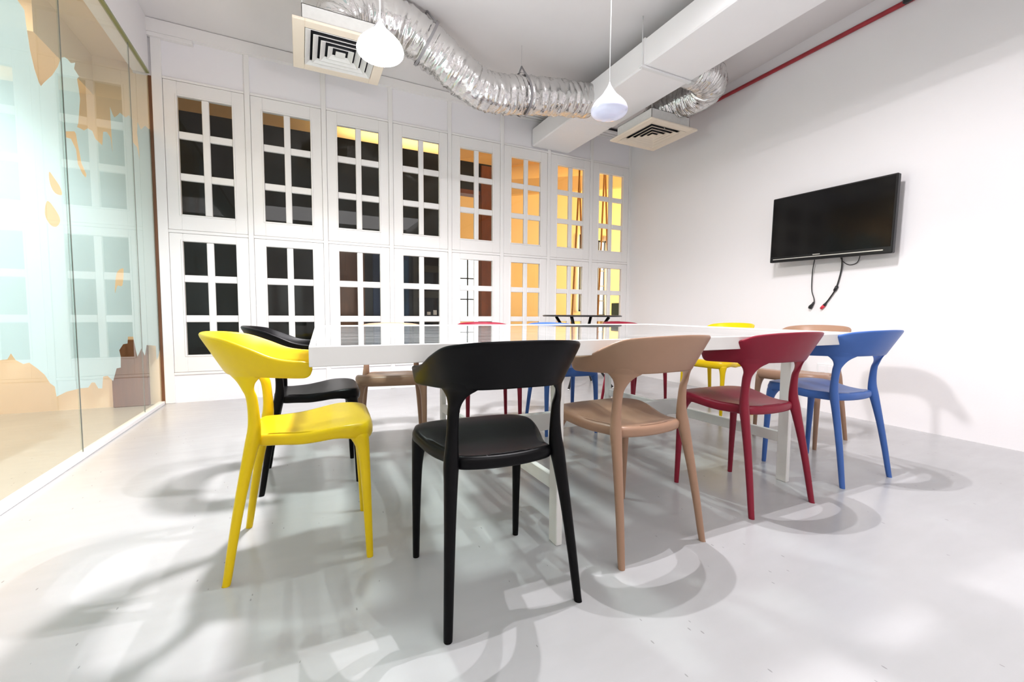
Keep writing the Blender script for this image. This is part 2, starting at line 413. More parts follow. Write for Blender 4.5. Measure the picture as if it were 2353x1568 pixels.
yb = [-1.2, .25, 1.85, 3.44, 4.60, 5.10]
for a, b2 in zip(yb[:-1], yb[1:]):
    _g(MB().box((XG - .012, a + .003, .03), (XG, b2 - .003, 3.04)), 'glass_panel', 'partition_glass')
    if b2 < 5: _g(MB().box((XG - .004, b2 - .0022, .03), (XG + .0006, b2 + .0022, 3.04)), 'joint', 'joint_grey')
_g(MB().box((XG - .03, -1.2, .0), (XG + .02, 5.10, .032), .003), 'floor_track', 'white_plastic')
_g(MB().box((XG - .02, -1.2, 3.032), (XG + .012, 5.10, 3.05), .002), 'top_track', 'glass_edge')


def film_outline(top, bottom): return top + bottom[::-1]


FX = XG - .0165                                        # film sits on the far face of the glass


def poly_mesh(outer, holes):
    bm = bmesh.new(); ed = []
    for loop in [outer] + holes:
        vs_ = [bm.verts.new((FX, p[0], p[1])) for p in loop]
        for i in range(len(vs_)): ed.append(bm.edges.new((vs_[i], vs_[(i + 1) % len(vs_)])))
    bmesh.ops.triangle_fill(bm, edges=ed, use_beauty=True)
    bm.verts.index_update(); mb = MB(); mb.add([v.co[:] for v in bm.verts], [[q.index for q in f_.verts] for f_ in bm.faces]); bm.free(); return mb


FILM_TOP = [(-1.1, 3.02), (3.0114, 3.02), (3.0614, 2.3998), (3.1195, 2.3878), (3.1277, 2.3234), (3.1502, 2.2106), (3.1818, 2.1338), (3.2175, 2.0827), (3.2376, 2.0719), (3.2767, 2.11), (3.3677, 2.1894), (3.4398, 2.2715), (3.4829, 2.3412), (3.5272, 2.3686), (3.565, 2.3754), (3.6083, 2.3745), (3.6683, 2.4071), (3.6456, 2.3598), (3.6791, 2.3528), (3.7133, 2.3456), (3.6805, 2.3171), (3.6976, 2.2648), (3.7086, 2.2091), (3.6866, 2.1262), (3.6649, 2.0441), (3.6437, 2.0126), (3.6977, 2.0222), (3.7409, 2.0274), (3.7984, 2.0622), (3.8679, 2.0712), (3.9107, 2.0358), (4.0236, 2.0313), (4.0513, 2.1325), (4.1146, 2.1556), (4.1833, 2.1407), (4.2104, 2.0385), (4.2044, 2.179), (4.2005, 2.3652), (4.2485, 2.3291), (4.2804, 2.3198), (4.3455, 2.3613), (4.3991, 2.4021), (4.5151, 2.412), (4.5991, 2.462), (4.6747, 2.4642), (4.664, 2.2756), (4.768, 2.2649), (4.8222, 2.1811), (4.8123, 2.2688), (4.7854, 2.3893), (4.8102, 2.4883), (4.8953, 2.4585), (5.0115, 2.5353), (5.124, 2.5467), (5.2997, 2.6277), (5.3036, 2.5163), (5.4135, 2.501)]
FILM_BOT = [(-1.1, 0.5), (0.8, 0.42), (1.8, 0.47), (2.7368, 0.6589), (2.7911, 0.6575), (2.8203, 0.6821), (2.8541, 0.6473), (2.9142, 0.6223), (2.9646, 0.6242), (3.0429, 0.5816), (3.1017, 0.5448), (3.1485, 0.4941), (3.1957, 0.468), (3.2078, 0.4107), (3.3219, 0.4193), (3.4896, 0.4118), (3.602, 0.3996), (3.6525, 0.424), (3.7006, 0.417), (3.7487, 0.3708), (3.8103, 0.361), (3.8344, 0.4376), (3.9075, 0.4339), (4.0018, 0.3839), (4.0776, 0.4657), (4.1578, 0.4629), (4.1686, 0.5432), (4.1451, 0.5939), (4.2289, 0.632), (4.3206, 0.6324), (4.3371, 0.6843), (4.4533, 0.6785), (4.4988, 0.5663), (4.5327, 0.5098), (4.6386, 0.5701), (4.7193, 0.5002), (4.7791, 0.5901), (5.04, 0.5645), (5.0469, 0.4302), (5.1057, 0.4573), (5.1729, 0.5303), (5.2086, 0.4815)]
FILM_HOLES = [[(3.2714, 1.6363), (3.2734, 1.5742), (3.3202, 1.5367), (3.3991, 1.5437), (3.3839, 1.5838), (3.3293, 1.615)], [(3.2345, 1.4721), (3.1995, 1.3981), (3.2474, 1.3496), (3.3175, 1.3503), (3.3642, 1.395), (3.3186, 1.4412)], [(4.2884, 1.2074), (4.1692, 1.1584), (4.1172, 1.0159), (4.1743, 1.0694), (4.271, 1.0781), (4.3121, 1.1831)], [(3.6045, 1.9722), (3.491, 1.9308), (3.4921, 1.8965), (3.5527, 1.9102), (3.6146, 1.8671), (3.6277, 1.7852), (3.6875, 1.7417), (3.7292, 1.7317), (3.7443, 1.7522), (3.6773, 1.8054), (3.6603, 1.8611), (3.6375, 1.9139), (3.6234, 1.9636)]]
def smooth_loop(P, n=36):
    k_ = len(P); out = []
    for i in range(n):
        t = i / n * k_; j = int(t); u = t - j
        p0, p1, p2, p3 = [Vector((*P[(j + q) % k_], 0)) for q in (-1, 0, 1, 2)]
        e = .5 * ((2 * p1) + (p2 - p0) * u + (2 * p0 - 5 * p1 + 4 * p2 - p3) * u * u + (3 * p1 - p0 - 3 * p2 + p3) * u ** 3)
        out.append((e.x, e.y))
    return out


FILM_HOLES = [smooth_loop(h_) if len(h_) < 9 else h_ for h_ in FILM_HOLES]
_g(poly_mesh(FILM_TOP + FILM_BOT[::-1], FILM_HOLES), 'frosted_film', 'film')

# corridor behind the glass
cw = MB(); cw.box((-5.5, 5.16, 0), (XG - .012, 5.3, 3.6)); struct(cw.build('wall_corridor', 'peach'))
cw = MB(); cw.box((-4.6, -3, 0), (-4.4, 5.2, 3.6)); struct(cw.build('wall_corridor', 'peach'))
cc = MB(); cc.box((-5.5, -3, 3.12), (XG - .125, 5.2, 3.3)); struct(cc.build('ceiling_corridor', 'peach'))
sb = MB(); sb.box((-2.6, 4.2, 2.78), (-1.6, 5.16, 3.12)); struct(sb.build('trim_2', 'peach'))
po = MB(); po.box((XG - .010, 5.134, 0), (XG + .016, 5.20, 3.034), .003); struct(po.build('trim_3', 'wood_brown'))

# ------------------------------------------------------------------ rooms behind the window wall
dw = MB(); dw.box((-5.5, 6.2, 0), (2.15, 6.35, 3.16)); struct(dw.build('wall_dark', 'dark_wall'))
hd = MB(); hd.box((2.15, 6.2, 2.72), (2.72, 6.35, 3.13)); struct(hd.build('trim_4', 'dark_wall'))
lt_ = MB(); lt_.box((2.15, 6.19, 2.66), (2.46, 6.36, 2.72)); struct(lt_.build('trim_5', 'wood_post'))
pp = MB(); pp.box((2.47, 6.17, 0), (2.72, 6.37, 3.1), .01); struct(pp.build('trim_6', 'wood_post'))
tc_ = MB(); tc_.box((-5.5, 5.2, 3.66), (2.4, 9.4, 3.8)); struct(tc_.build('ceiling_tan', 'tan'))
yc = MB(); yc.box((2.4, 5.2, 4.6), (9.5, 9.4, 4.75)); struct(yc.build('ceiling_yellow_room', 'yellow_wall'))
yw = MB(); yw.box((-5.5, 8.5, 0), (9.5, 8.7, 4.6))
struct(yw.build('wall_yellow', 'yellow_wall'))
ye = MB(); ye.box((9.3, 5.2, 0), (9.5, 8.7, 4.6)); struct(ye.build('wall_yellow_end', 'yellow_wall'))
for q, (xa, za, xb2, zb2) in enumerate(((3.6, 3.15, 9.3, 4.2), (2.3, 3.4, 5.3, 4.3))):
    bmb = MB().hexa([(xa, 7.6 + q * .5, za), (xb2, 7.6 + q * .5, zb2), (xb2, 7.75 + q * .5, zb2), (xa, 7.75 + q * .5, za),
                     (xa, 7.6 + q * .5, za + .28), (xb2, 7.6 + q * .5, zb2 + .28), (xb2, 7.75 + q * .5, zb2 + .28), (xa, 7.75 + q * .5, za + .28)])
    struct(bmb.build('trim_%d' % (7 + q), 'beam'))


def far_window(n, x0, x1, z0, z1, y, cols, rows):
    o = MB()
    t = .035
    o.box((x0, y - .02, z0), (x0 + t, y + .02, z1)); o.box((x1 - t, y - .02, z0), (x1, y + .02, z1)); o.box((x0, y - .02, z0), (x1, y + .02, z0 + t)); o.box((x0, y - .02, z1 - t), (x1, y + .02, z1))
    for i in range(1, cols): xx = x0 + (x1 - x0) * i / cols; o.box((xx - .012, y - .015, z0), (xx + .012, y + .015, z1))
    for i in range(1, rows): zz = z0 + (z1 - z0) * i / rows; o.box((x0, y - .015, zz - .012), (x1, y + .015, zz + .012))
    wo = struct(o.build('window_%d' % n, 'black_metal'))
    for i in range(cols):
        for j in range(rows):
            MB().box((x0 + (x1 - x0) * i / cols, y + .021, z0 + (z1 - z0) * j / rows), (x0 + (x1 - x0) * (i + 1) / cols, y + .026, z0 + (z1 - z0) * (j + 1) / rows)).build('pane', 'window_light', wo)


far_window(17, 6.34, 6.55, .85, 2.62, 8.42, 1, 5)
MB().box((6.55, 8.40, .2), (6.66, 8.5, 2.75), .005).build('trim_9', 'wall')['kind'] = 'structure'
far_window(18, 5.82, 6.05, .95, 2.72, 8.42, 1, 5)
far_window(19, 2.75, 3.72, .75, 2.02, 8.42, 3, 3)

# rope pairs hanging in the yellow room
for (xt, zt, xa, xb2, zb2, lab) in ((4.53, 3.34, 4.40, 4.70, .5, 'brown rope loop hanging behind the second window column from the right'),
                                    (5.09, 3.75, 4.98, 5.27, .5, 'brown rope loop hanging behind the rightmost window column')):
    e = empty('hanging_rope', (xt, 6.6, 0), lab, 'rope', 'ropes in the yellow room')
    for xx in (xa, xb2):
        MB().tube([(0, 0, 4.6), (0, 0, zt), ((xx - xt) * .5, 0, (zt + zb2) / 2), (xx - xt, 0, zb2)], .017, 8).build('rope_strand', 'rope', e)
# dark room furnishings
bd = empty('notice_board', (1.02, 6.19, 0), 'dark blue board on the dark wall behind the middle windows', 'board')
MB().box((-.13, -.03, .7), (.36, 0, 1.85), .004).build('panel', 'dark_blue', bd)
MB().box((-.02, -.04, .72), (.34, -.03, 1.62), .003).build('inset_panel', 'mid_blue', bd)
cb = empty('display_cabinet', (1.62, 6.19, 0), 'dim grey display cabinet on the dark wall left of the brown post', 'cabinet')
MB().box((-.20, -.10, .3), (.26, 0, 1.9), .004).build('body', 'dark_grey', cb)
for j in range(4):
    MB().box((-.13, -.11, .48 + j * .36), (.19, -.10, .74 + j * .36), .003).build('pane', 'tv_screen', cb)
    for q in range(3): MB().box((-.1 + q * .09, -.118, .5 + j * .36), (-.05 + q * .09, -.11, .53 + j * .36 + random.uniform(0, .06))).build('trophy', 'silver', cb) if j in (1, 2) else None
pn = tag(MB().box((.42, 6.15, .3), (.78, 6.2, 1.9), .004).build('wall_panel', 'wood_brown'), 'brown wooden panel on the dark wall left of the blue board', 'panel')
tl_ = tag(MB().box((5.86, 6.9, 0), (6.12, 7.3, 1.12), .01).build('teal_cabinet', 'teal'), 'dark teal cabinet behind the rightmost lower window', 'cabinet')
pc = empty('poster_board', (6.3, 6.9, 0), 'orange brown patterned board behind the rightmost lower window', 'board')
pmt, pnt, pb = mat('orange marbled print')
wv = pnt.nodes.new('ShaderNodeTexNoise'); wv.inputs['Scale'].default_value = 5; wv.inputs['Distortion'].default_value = 2.5
pcr = pnt.nodes.new('ShaderNodeValToRGB'); pcr.color_ramp.elements[0].color = (.22, .05, .01, 1); pcr.color_ramp.elements[0].position = .4; pcr.color_ramp.elements[1].color = (.9, .55, .35, 1); pcr.color_ramp.elements[1].position = .62
pnt.links.new(wv.outputs['Fac'], pcr.inputs[0]); pnt.links.new(pcr.outputs[0], pb.inputs['Base Color']); M['poster'] = pmt
MB().box((-.1, 0, 0), (.4, .03, 1.16), .004).build('print', 'poster', pc); MB().box((-.1, -.01, 1.16), (.4, .03, 1.24), .003).build('header', 'red_plastic', pc)
ct = tag(MB().box((-1.56, 5.1, .0), (-1.30, 5.155, .62), .006).build('wooden_crate', 'wood_brown'), 'dark brown wooden crate behind the glass partition by the far corner', 'crate')

# ------------------------------------------------------------------ white air duct, flexible ducts, vents, pipe
ad_ = empty('air_duct', (3.05, 2, 3.067), 'white rectangular air duct running under the ceiling to the window wall', 'air duct')
dm = MB()
D0, D1, Z0, Z1 = -.285, .285, 0, .235
dm.box((D0, -5, Z0), (D1, 2.2, Z1), .012); dm.box((D0 + .004, 2.2, Z0 + .003), (D1 - .004, YW - 2 + .005, Z1 - .003), .012)
dm.build('duct_body', 'duct', ad_)
MB().box((D0 - .006, 2.05 - 1.0, Z0 - .006), (D1 + .006, 2.08 - 1.0, Z1 + .006), .004).build('flange', 'duct', ad_)
MB().box((D0 - .05, 1.04, Z0 - .02), (D1 + .05, 1.08, Z0 - .002), .003).build('strut', 'white_plastic', ad_)
for sx in (-1, 1):
    MB().tube([(sx * .31, 1.06, Z0 - .03), (sx * .31, 1.06, zc(3.05 + sx * .31) - 3.067)], .004, 8).build('hanger_rod', 'white_plastic', ad_)


def flex(name, label, path, radii, straps, seed):
    root = empty(name, path[0], label, 'flexible duct')
    N_ = 300; P = catmull(path, N_); o = Vector(path[0]); nr = 44; rings = []; prev = None
    for i, p in enumerate(P):
        t = (P[min(i + 1, N_ - 1)] - P[max(i - 1, 0)]).normalized()
        if prev is None: prev = t.orthogonal().normalized()
        a = (prev - t * prev.dot(t)).normalized(); prev = a; b2 = t.cross(a)
        u = i / (N_ - 1) * (len(radii) - 1); j = min(int(u), len(radii) - 2); r0 = radii[j] + (radii[j + 1] - radii[j]) * (u - j)
        ring = []
        for q in range(nr):
            th = 2 * pi * q / nr; d = a * cos(th) + b2 * sin(th)
            ct, st_ = cos(th), sin(th)
            nz = noise.noise(Vector((i * .31, ct * .9 + seed, st_ * .9))) * .016 + noise.noise(Vector((i * .055, ct * 2.2 + seed, st_ * 2.2))) * .012
            nz += noise.noise(Vector((i * .75, ct * 2.6, st_ * 2.6 + seed))) * .009
            ring.append(p - o + d * (r0 + nz))
        rings.append(ring)
    MB().rings(rings).build('foil_sleeve', 'foil', root)
    for u in straps:
        i = int(u * (N_ - 1)); p = P[i]; t = (P[i + 1] - P[i - 1]).normalized(); a = t.cross(Vector((0, 0, 1))).normalized(); b2 = a.cross(t).normalized()
        ru = u * (len(radii) - 1); rj = min(int(ru), len(radii) - 2); r0 = (radii[rj] + (radii[rj + 1] - radii[rj]) * (ru - rj)) * 1.02
        loop = [p - o + (a * cos(th) + b2 * sin(th)) * r0 * 1.03 for th in [2 * pi * q / 28 for q in range(28)]]
        top = p - o + Vector((0, 0, 1)) * (r0 * 1.55)
        side = [p - o + (a * cos(th) + b2 * sin(th)) * r0 * 1.05 for th in (pi * .82, pi * .18)]
        sm_ = MB()
        rg = [[q + t * .011 for q in loop], [q - t * .011 for q in loop]]
        sm_.rings([[q + (q - (p - o)).normalized() * .012 for q in rg[0]], [q + (q - (p - o)).normalized() * .012 for q in rg[1]]], True, False, False)
        for sd in side: sm_.tube([sd, sd.lerp(top, .5), top], .008, 6)
        sm_.build('strap', 'strap', root)
        zt_ = zc(p.x) - o.z
        if top.z < zt_ - .01: MB().tube([top, (top.x, top.y, zt_)], .002, 6).build('hanger_wire', 'wire', root)
    return root


flex('flexible_duct', 'long silver foil flexible duct sagging from the left vent to the white duct',
     [(.31, 3.79, 3.053), (.325, 3.795, 3.20), (.52, 3.84, 3.32), (.80, 3.86, 3.315), (1.04, 3.88, 3.23), (1.28, 3.89, 3.09), (1.53, 3.90, 2.98), (1.80, 3.91, 2.985), (2.07, 3.92, 3.04), (2.42, 3.94, 3.10), (2.79, 3.95, 3.15)],
     [.16, .17, .178, .18, .18, .175, .17, .17, .172, .168, .165], [.40, .775], 1.7)
flex('flexible_duct', 'short silver foil flexible duct looping from the white duct to the right vent',
     [(3.32, 3.05, 3.17), (3.50, 3.05, 3.17), (3.68, 3.16, 3.165), (3.76, 3.36, 3.17), (3.74, 3.58, 3.19), (3.67, 3.78, 3.14), (3.63, 3.84, 3.054)],
     [.155, .16, .165, .165, .165, .165, .15], [], 9.1)


def vent(label, cx, cy, wires):
    z = 2.9
    root = empty('ceiling_vent', (cx, cy, z), label, 'air vent', 'square ceiling air vents')
    H = .335
    p = MB()
    for a, b2 in (((-H, -H, 0), (-.255, H, .02)), ((.255, -H, 0), (H, H, .02)), ((-.255, -H, 0), (.255, -.255, .02)), ((-.255, .255, 0), (.255, H, .02))): p.box(a, b2, .003)
    p.build('face_plate', 'vent_cream', root)
    bx = MB()
    t = .004; B = .275
    for a, b2 in (((-B, -B, .02), (-B + t, B, .15)), ((B - t, -B, .02), (B, B, .15)), ((-B, -B, .02), (B, -B + t, .15)), ((-B, B - t, .02), (B, B, .15)), ((-B, -B, .146), (B, B, .15))): bx.box(a, b2)
    bx.build('plenum_box', 'vent_white', root)
    MB().box((-B + .006, -B + .006, .06), (B - .006, B - .006, .07)).build('cavity_shadow', 'shadow_black', root)  # black sheet in the box stands in for the shadow between louvres
    for k_ in range(4):
        ro = .252 - k_ * .053; ri = ro - .034
        lv = MB()
        def sq(r, zz): return [(-r, -r, zz), (r, -r, zz), (r, r, zz), (-r, r, zz)]
        lv.rings([sq(ro, .001), sq(ri, .026), sq(ri - .003, .025), sq(ro - .006, -.001)], True, False, False, False)
        lv.rings([sq(ro - .006, -.001), sq(ro, .001)], True, False, False, False)
        lv.build('louvre', 'vent_white' if cx < 2 else 'vent_cream', root)
    MB().box((-.036, -.036, 0), (.036, .036, .01), .003).build('centre_plate', 'vent_white' if cx < 2 else 'vent_cream', root)
    for (sx, sy) in wires:
        MB().tube([(sx * .27, sy * .27, .02), (sx * .27, sy * .27, zc(cx + sx * .27) - z)], .0025, 6).build('hanger_wire', 'white_plastic', root)
    return root


vent('square ceiling vent at left, beside the lit lamp', .322, 3.785, [(-1, -1), (1, 1)])
vent('square ceiling vent at right, near the corner by the red pipe', 3.625, 3.85, [(-1, -1), (1, -1), (-1, 1)])

rp = MB()
pts = [(xr(y) - .022, y, 3.205 + (y + 3) * .0205) for y in [-3 + i * .355 for i in range(21)]]
rp.tube(pts, .019, 10)
rpo = tag(rp.build('sprinkler_pipe', 'red_pipe'), 'red pipe running along the top of the right wall', 'pipe')
MB().box((xr(1.8) - .055, 1.70, 3.285), (xr(1.8) - .012, 1.84, 3.345), .01).build('pipe_coupling', 'black_metal', rpo)


# pendants
def pendant(label, x, y, z, lit):
    root = empty('pendant_lamp', (x, y, z), label, 'pendant lamp', 'teardrop pendant lamps')
    up_ = [(.004, .215), (.0075, .20), (.015, .182), (.030, .155), (.053, .118), (.078, .090), (.102, .064), (.123, .034), (.1335, .004)]
    lo_ = [(.1335, .004), (.1345, -.006), (.130, -.024), (.112, -.042), (.075, -.056), (.035, -.062), (.0005, -.0635)]
    sr, sz = (.9, .78) if lit else (.80, .74)
    cv = lambda q: [(a.x * sr, a.y * sz) for a in catmull([(r_, zz, 0) for r_, zz in q], 30)]
    MB().lathe(cv(up_[:5])).build('neck', 'lamp_off', root)
    MB().lathe(cv(up_[4:])).build('lamp_shade', 'lamp_lit' if lit else 'lamp_off', root)
    MB().lathe(cv(lo_)).build('diffuser', 'lamp_disc' if lit else 'lamp_bowl', root)
    MB().tube([(0, 0, .20 * sz), (0, 0, zc(x) - z)], .0028, 8).build('cord', 'white_plastic', root)
    MB().lathe([(.0001, zc(x) - z - .03), (.045, zc(x) - z - .028), (.05, zc(x) - z)]).build('ceiling_rose', 'white_plastic', root)
    return root


pendant('brightly lit white pendant lamp in front of the left vent', .412, 2.48, 2.285, True)
pendant('unlit glossy white pendant lamp hanging in front of the white duct', 1.657, 2.12, 2.082, False)

# ------------------------------------------------------------------ television and cables
tvx = 4.15
tv = empty('television', (tvx, 2.262, 1.69), 'black flat television on the white right wall', 'television', rz=0)
tv.rotation_euler = (R(1.15), 0, 0)
Wt, Ht = .4925, .305
MB().box((0, -Wt, -Ht), (.045, Wt, Ht), .006).build('housing', 'tv_body', tv)
MB().box((-.0015, -Wt + .014, -Ht + .052), (.001, Wt - .014, Ht - .014)).build('screen', 'tv_screen', tv)
MB().box((-.004, -Wt + .06, -Ht + .024), (.001, Wt - .035, -Ht + .031)).build('silver_strip', 'silver', tv)
MB().box((-.003, .035, -Ht + .041), (.001, .095, -Ht + .047)).build('badge', 'silver', tv)
MB().box((.04, -.2, -.2), (xr(2.06) - tvx - .002, .2, .2)).build('wall_bracket', 'black_metal', tv)


def wallp(px_, py_, off=.012):
    """point on the right wall seen at a photo pixel is measured once and given here as (y, z)"""
    return (xr(px_) - tvx - off, px_ - 2.262, py_ - 1.69)


pcab = MB().tube(catmull([wallp(2.405, 1.42, .03), wallp(2.425, 1.28, .02), wallp(2.425, 1.12), wallp(2.40, 1.04), wallp(2.395, 1.00)], 30), .0042, 8)
po_ = pcab.build('power_cable', 'black_metal', tv)
MB().tube([wallp(2.398, 1.005), wallp(2.408, .985), wallp(2.425, .962), wallp(2.430, .945)], [.008, .011, .018, .016], 8).build('plug', 'black_metal', po_)
scab = MB().tube(catmull([wallp(2.185, 1.43, .03), wallp(2.178, 1.36, .02), wallp(2.185, 1.27), wallp(2.215, 1.13), wallp(2.262, 1.04), wallp(2.297, .99)], 40), .006, 8)
so_ = scab.build('signal_cable', 'black_metal', tv)
MB().tube([wallp(2.208, 1.145), wallp(2.226, 1.105)], .013, 8).build('ferrite_bead', 'black_metal', so_)
MB().tube([wallp(2.292, .995), wallp(2.305, .975)], [.009, .013], 8).build('connector', 'black_metal', so_)
MB().tube([wallp(2.306, .975), wallp(2.330, .945)], .013, 8).build('connector_cap', 'red_plastic', so_)
lc = MB().tube(catmull([wallp(2.20, 1.42, .03), wallp(2.175, 1.36), wallp(2.12, 1.325), wallp(2.06, 1.345), wallp(2.03, 1.43, .03)], 30), .0035, 8).build('loop_cable', 'black_metal', tv)

ou = empty('wall_outlet', (xr(2.27) - .004, 2.27, .395), 'white double socket plate low on the right wall behind the blue chair', 'socket')
MB().box((-.008, -.085, -.05), (.008, .085, .05), .004).build('cover_plate', 'white_plastic', ou)
for sy in (-1, 1): MB().box((-.011, sy * .04 - .028, -.03), (-.007, sy * .04 + .028, .03), .002).build('socket_insert', 'wall', ou)

# ------------------------------------------------------------------ table
tb = empty('dining_table', (1.45, 2.1, 0), 'long white table with glossy glass top in the middle of the room', 'table')
TO = Vector((1.45, 2.1, 0))


def tp(u, v, dz=0):
    a = Vector((.016, 1.285, .7885)); b2 = Vector((2.775, 1.255, .7885)); c2 = Vector((2.815, 2.98, .8005)); d2 = Vector((.078, 2.98, .8005))
    p = a * (1 - u) * (1 - v) + b2 * u * (1 - v) + c2 * u * v + d2 * (1 - u) * v
    return p - TO + Vector((0, 0, dz))


LU, LV = 2.76, 1.71


def tbox(u0, u1, v0, v1, z0, z1): return [tp(u0, v0, z0), tp(u1, v0, z0), tp(u1, v1, z0), tp(u0, v1, z0), tp(u0, v0, z1), tp(u1, v0, z1), tp(u1, v1, z1), tp(u0, v1, z1)]


tw = .017
for (u0, u1, v0, v1) in ((0, 1, 0, tw / LV), (0, 1, 1 - tw / LV, 1), (0, tw / LU, tw / LV, 1 - tw / LV), (1 - tw / LU, 1, tw / LV, 1 - tw / LV)):
    ap = MB().hexa(tbox(u0, u1, v0, v1, -.056, 0)).build('apron_board', 'table_white', tb)
    bv = ap.modifiers.new('bevel', 'BEVEL'); bv.width = .002; bv.segments = 1
MB().hexa(tbox(tw / LU + .0004, 1 - tw / LU - .0004, tw / LV + .0006, 1 - tw / LV - .0006, -.012, -.004)).build('glass_top', 'table_top', tb)
for v in (.23, .77):
    MB().hexa(tbox(tw / LU + .001, 1 - tw / LU - .001, v - .018, v + .018, -.05, -.0125)).build('batten', 'table_white', tb)
for u in (.305, .825):
    MB().hexa(tbox(u - .010, u + .010, tw / LV + .001, 1 - tw / LV - .001, -.055, -.0505)).build('cross_batten', 'table_white', tb)
for (x, y) in ((.865, 1.385), (.865, 2.86), (2.295, 1.405), (2.295, 2.88)):
    lg = MB().box((x - .0135 - TO.x, y - .0285 - TO.y, 0), (x + .0135 - TO.x, y + .0285 - TO.y, .742), .003).build('leg', 'table_white', tb)
for x in (.865, 2.295):
    MB().box((x - .012 - TO.x, 1.415 - TO.y, .205), (x + .012 - TO.x, 2.85 - TO.y, .262), .003).build('stretcher', 'table_white', tb)
MB().box((.878 - TO.x, 2.125 - TO.y, .212), (2.282 - TO.x, 2.165 - TO.y, .312), .003).build('stretcher', 'table_white', tb)

# ------------------------------------------------------------------ side table
stb = empty('side_table', (3.10, 4.42, 0), 'round black side table with splayed legs by the far right windows', 'table')
MB().lathe([(.0001, .872), (.46, .872), (.480, .866), (.482, .862), (.473, .852), (.0001, .850)], n=56).build('tabletop', 'black_metal', stb)
for a in (35, 125, 215, 305):
    ca, sa = cos(R(a)), sin(R(a))
    MB().tube([(ca * .34, sa * .34, .85), (ca * .055, sa * .055, .44), (ca * .40, sa * .40, .012)], [.019, .017, .014], 10).build('leg', 'black_metal', stb)
    MB().tube([(ca * .40, sa * .40, .013), (ca * .405, sa * .405, 0)], .012, 10).build('foot_pad', 'white_plastic', stb)
MB().lathe([(.0001, .46), (.05, .46), (.06, .44), (.05, .42), (.0001, .42)], n=20).build('hub', 'black_metal', stb)


# ------------------------------------------------------------------ chairs
def mirror(P): return [(-p[0], p[1], p[2]) for p in P[:0:-1]] + P


BOT = mirror([(0, -.228, .676), (.070, -.222, .675), (.125, -.200, .673), (.165, -.160, .671), (.192, -.105, .669), (.212, -.045, .667), (.225, .004, .665), (.232, .048, .664)])
TOPC = mirror([(0, -.303, .812), (.090, -.293, .810), (.160, -.258, .805), (.208, -.200, .793), (.229, -.132, .765), (.237, -.068, .736), (.241, -.010, .724), (.242, .048, .721)])


def backrest_mesh():
    n = 121; Bc = catmull(BOT, n); Tc = catmull(TOPC, n); rings = []
    L = [0]
    for i in range(1, n): L.append(L[-1] + (Bc[i] - Bc[i - 1]).length)
    extra = 0
    idx = list(range(n))
    sec = [(.0, .15), (.018, .72), (.07, 1), (.3, 1), (.6, 1), (.93, 1), (.982, .72), (1, .15)]
    for i in idx:
        d = min(L[i], L[-1] - L[i]); rc = .028
        cut = rc - sqrt(max(rc * rc - (rc - min(d, rc)) ** 2, 0)) if d < rc else 0
        cut = min(cut, rc * .98)
        B0, T0 = Bc[i], Tc[i]; h = (T0 - B0).length; dv = (T0 - B0) / h
        B1 = B0 + dv * cut; T1 = T0 - dv * cut * .8
        t = (Bc[min(i + 1, n - 1)] - Bc[max(i - 1, 0)]).normalized(); nn = t.cross(dv).normalized()
        th = .0068
        if d < .012: th *= .45 + .55 * d / .012
        rings.append([B1.lerp(T1, u) + nn * th * q for u, q in sec] + [B1.lerp(T1, u) - nn * th * q for u, q in sec[::-1]])
    return MB().rings(rings).mesh('backrest')


def leg_mesh(sec, n=44, m_=20):
    """sec rows: centre xyz, half width a along angle, half width b across, angle of a (radians)"""
    cen = catmull([s[0] for s in sec], n); ab = catmull([(s[1], s[2], s[3]) for s in sec], n); rings = []
    for p, q in zip(cen, ab):
        d1 = Vector((cos(q.z), sin(q.z), 0)); d2 = Vector((-sin(q.z), cos(q.z), 0))
        rings.append([p + d1 * q.x * cos(2 * pi * j / m_) + d2 * q.y * sin(2 * pi * j / m_) for j in range(m_)])
    return MB().rings(rings).mesh('leg')


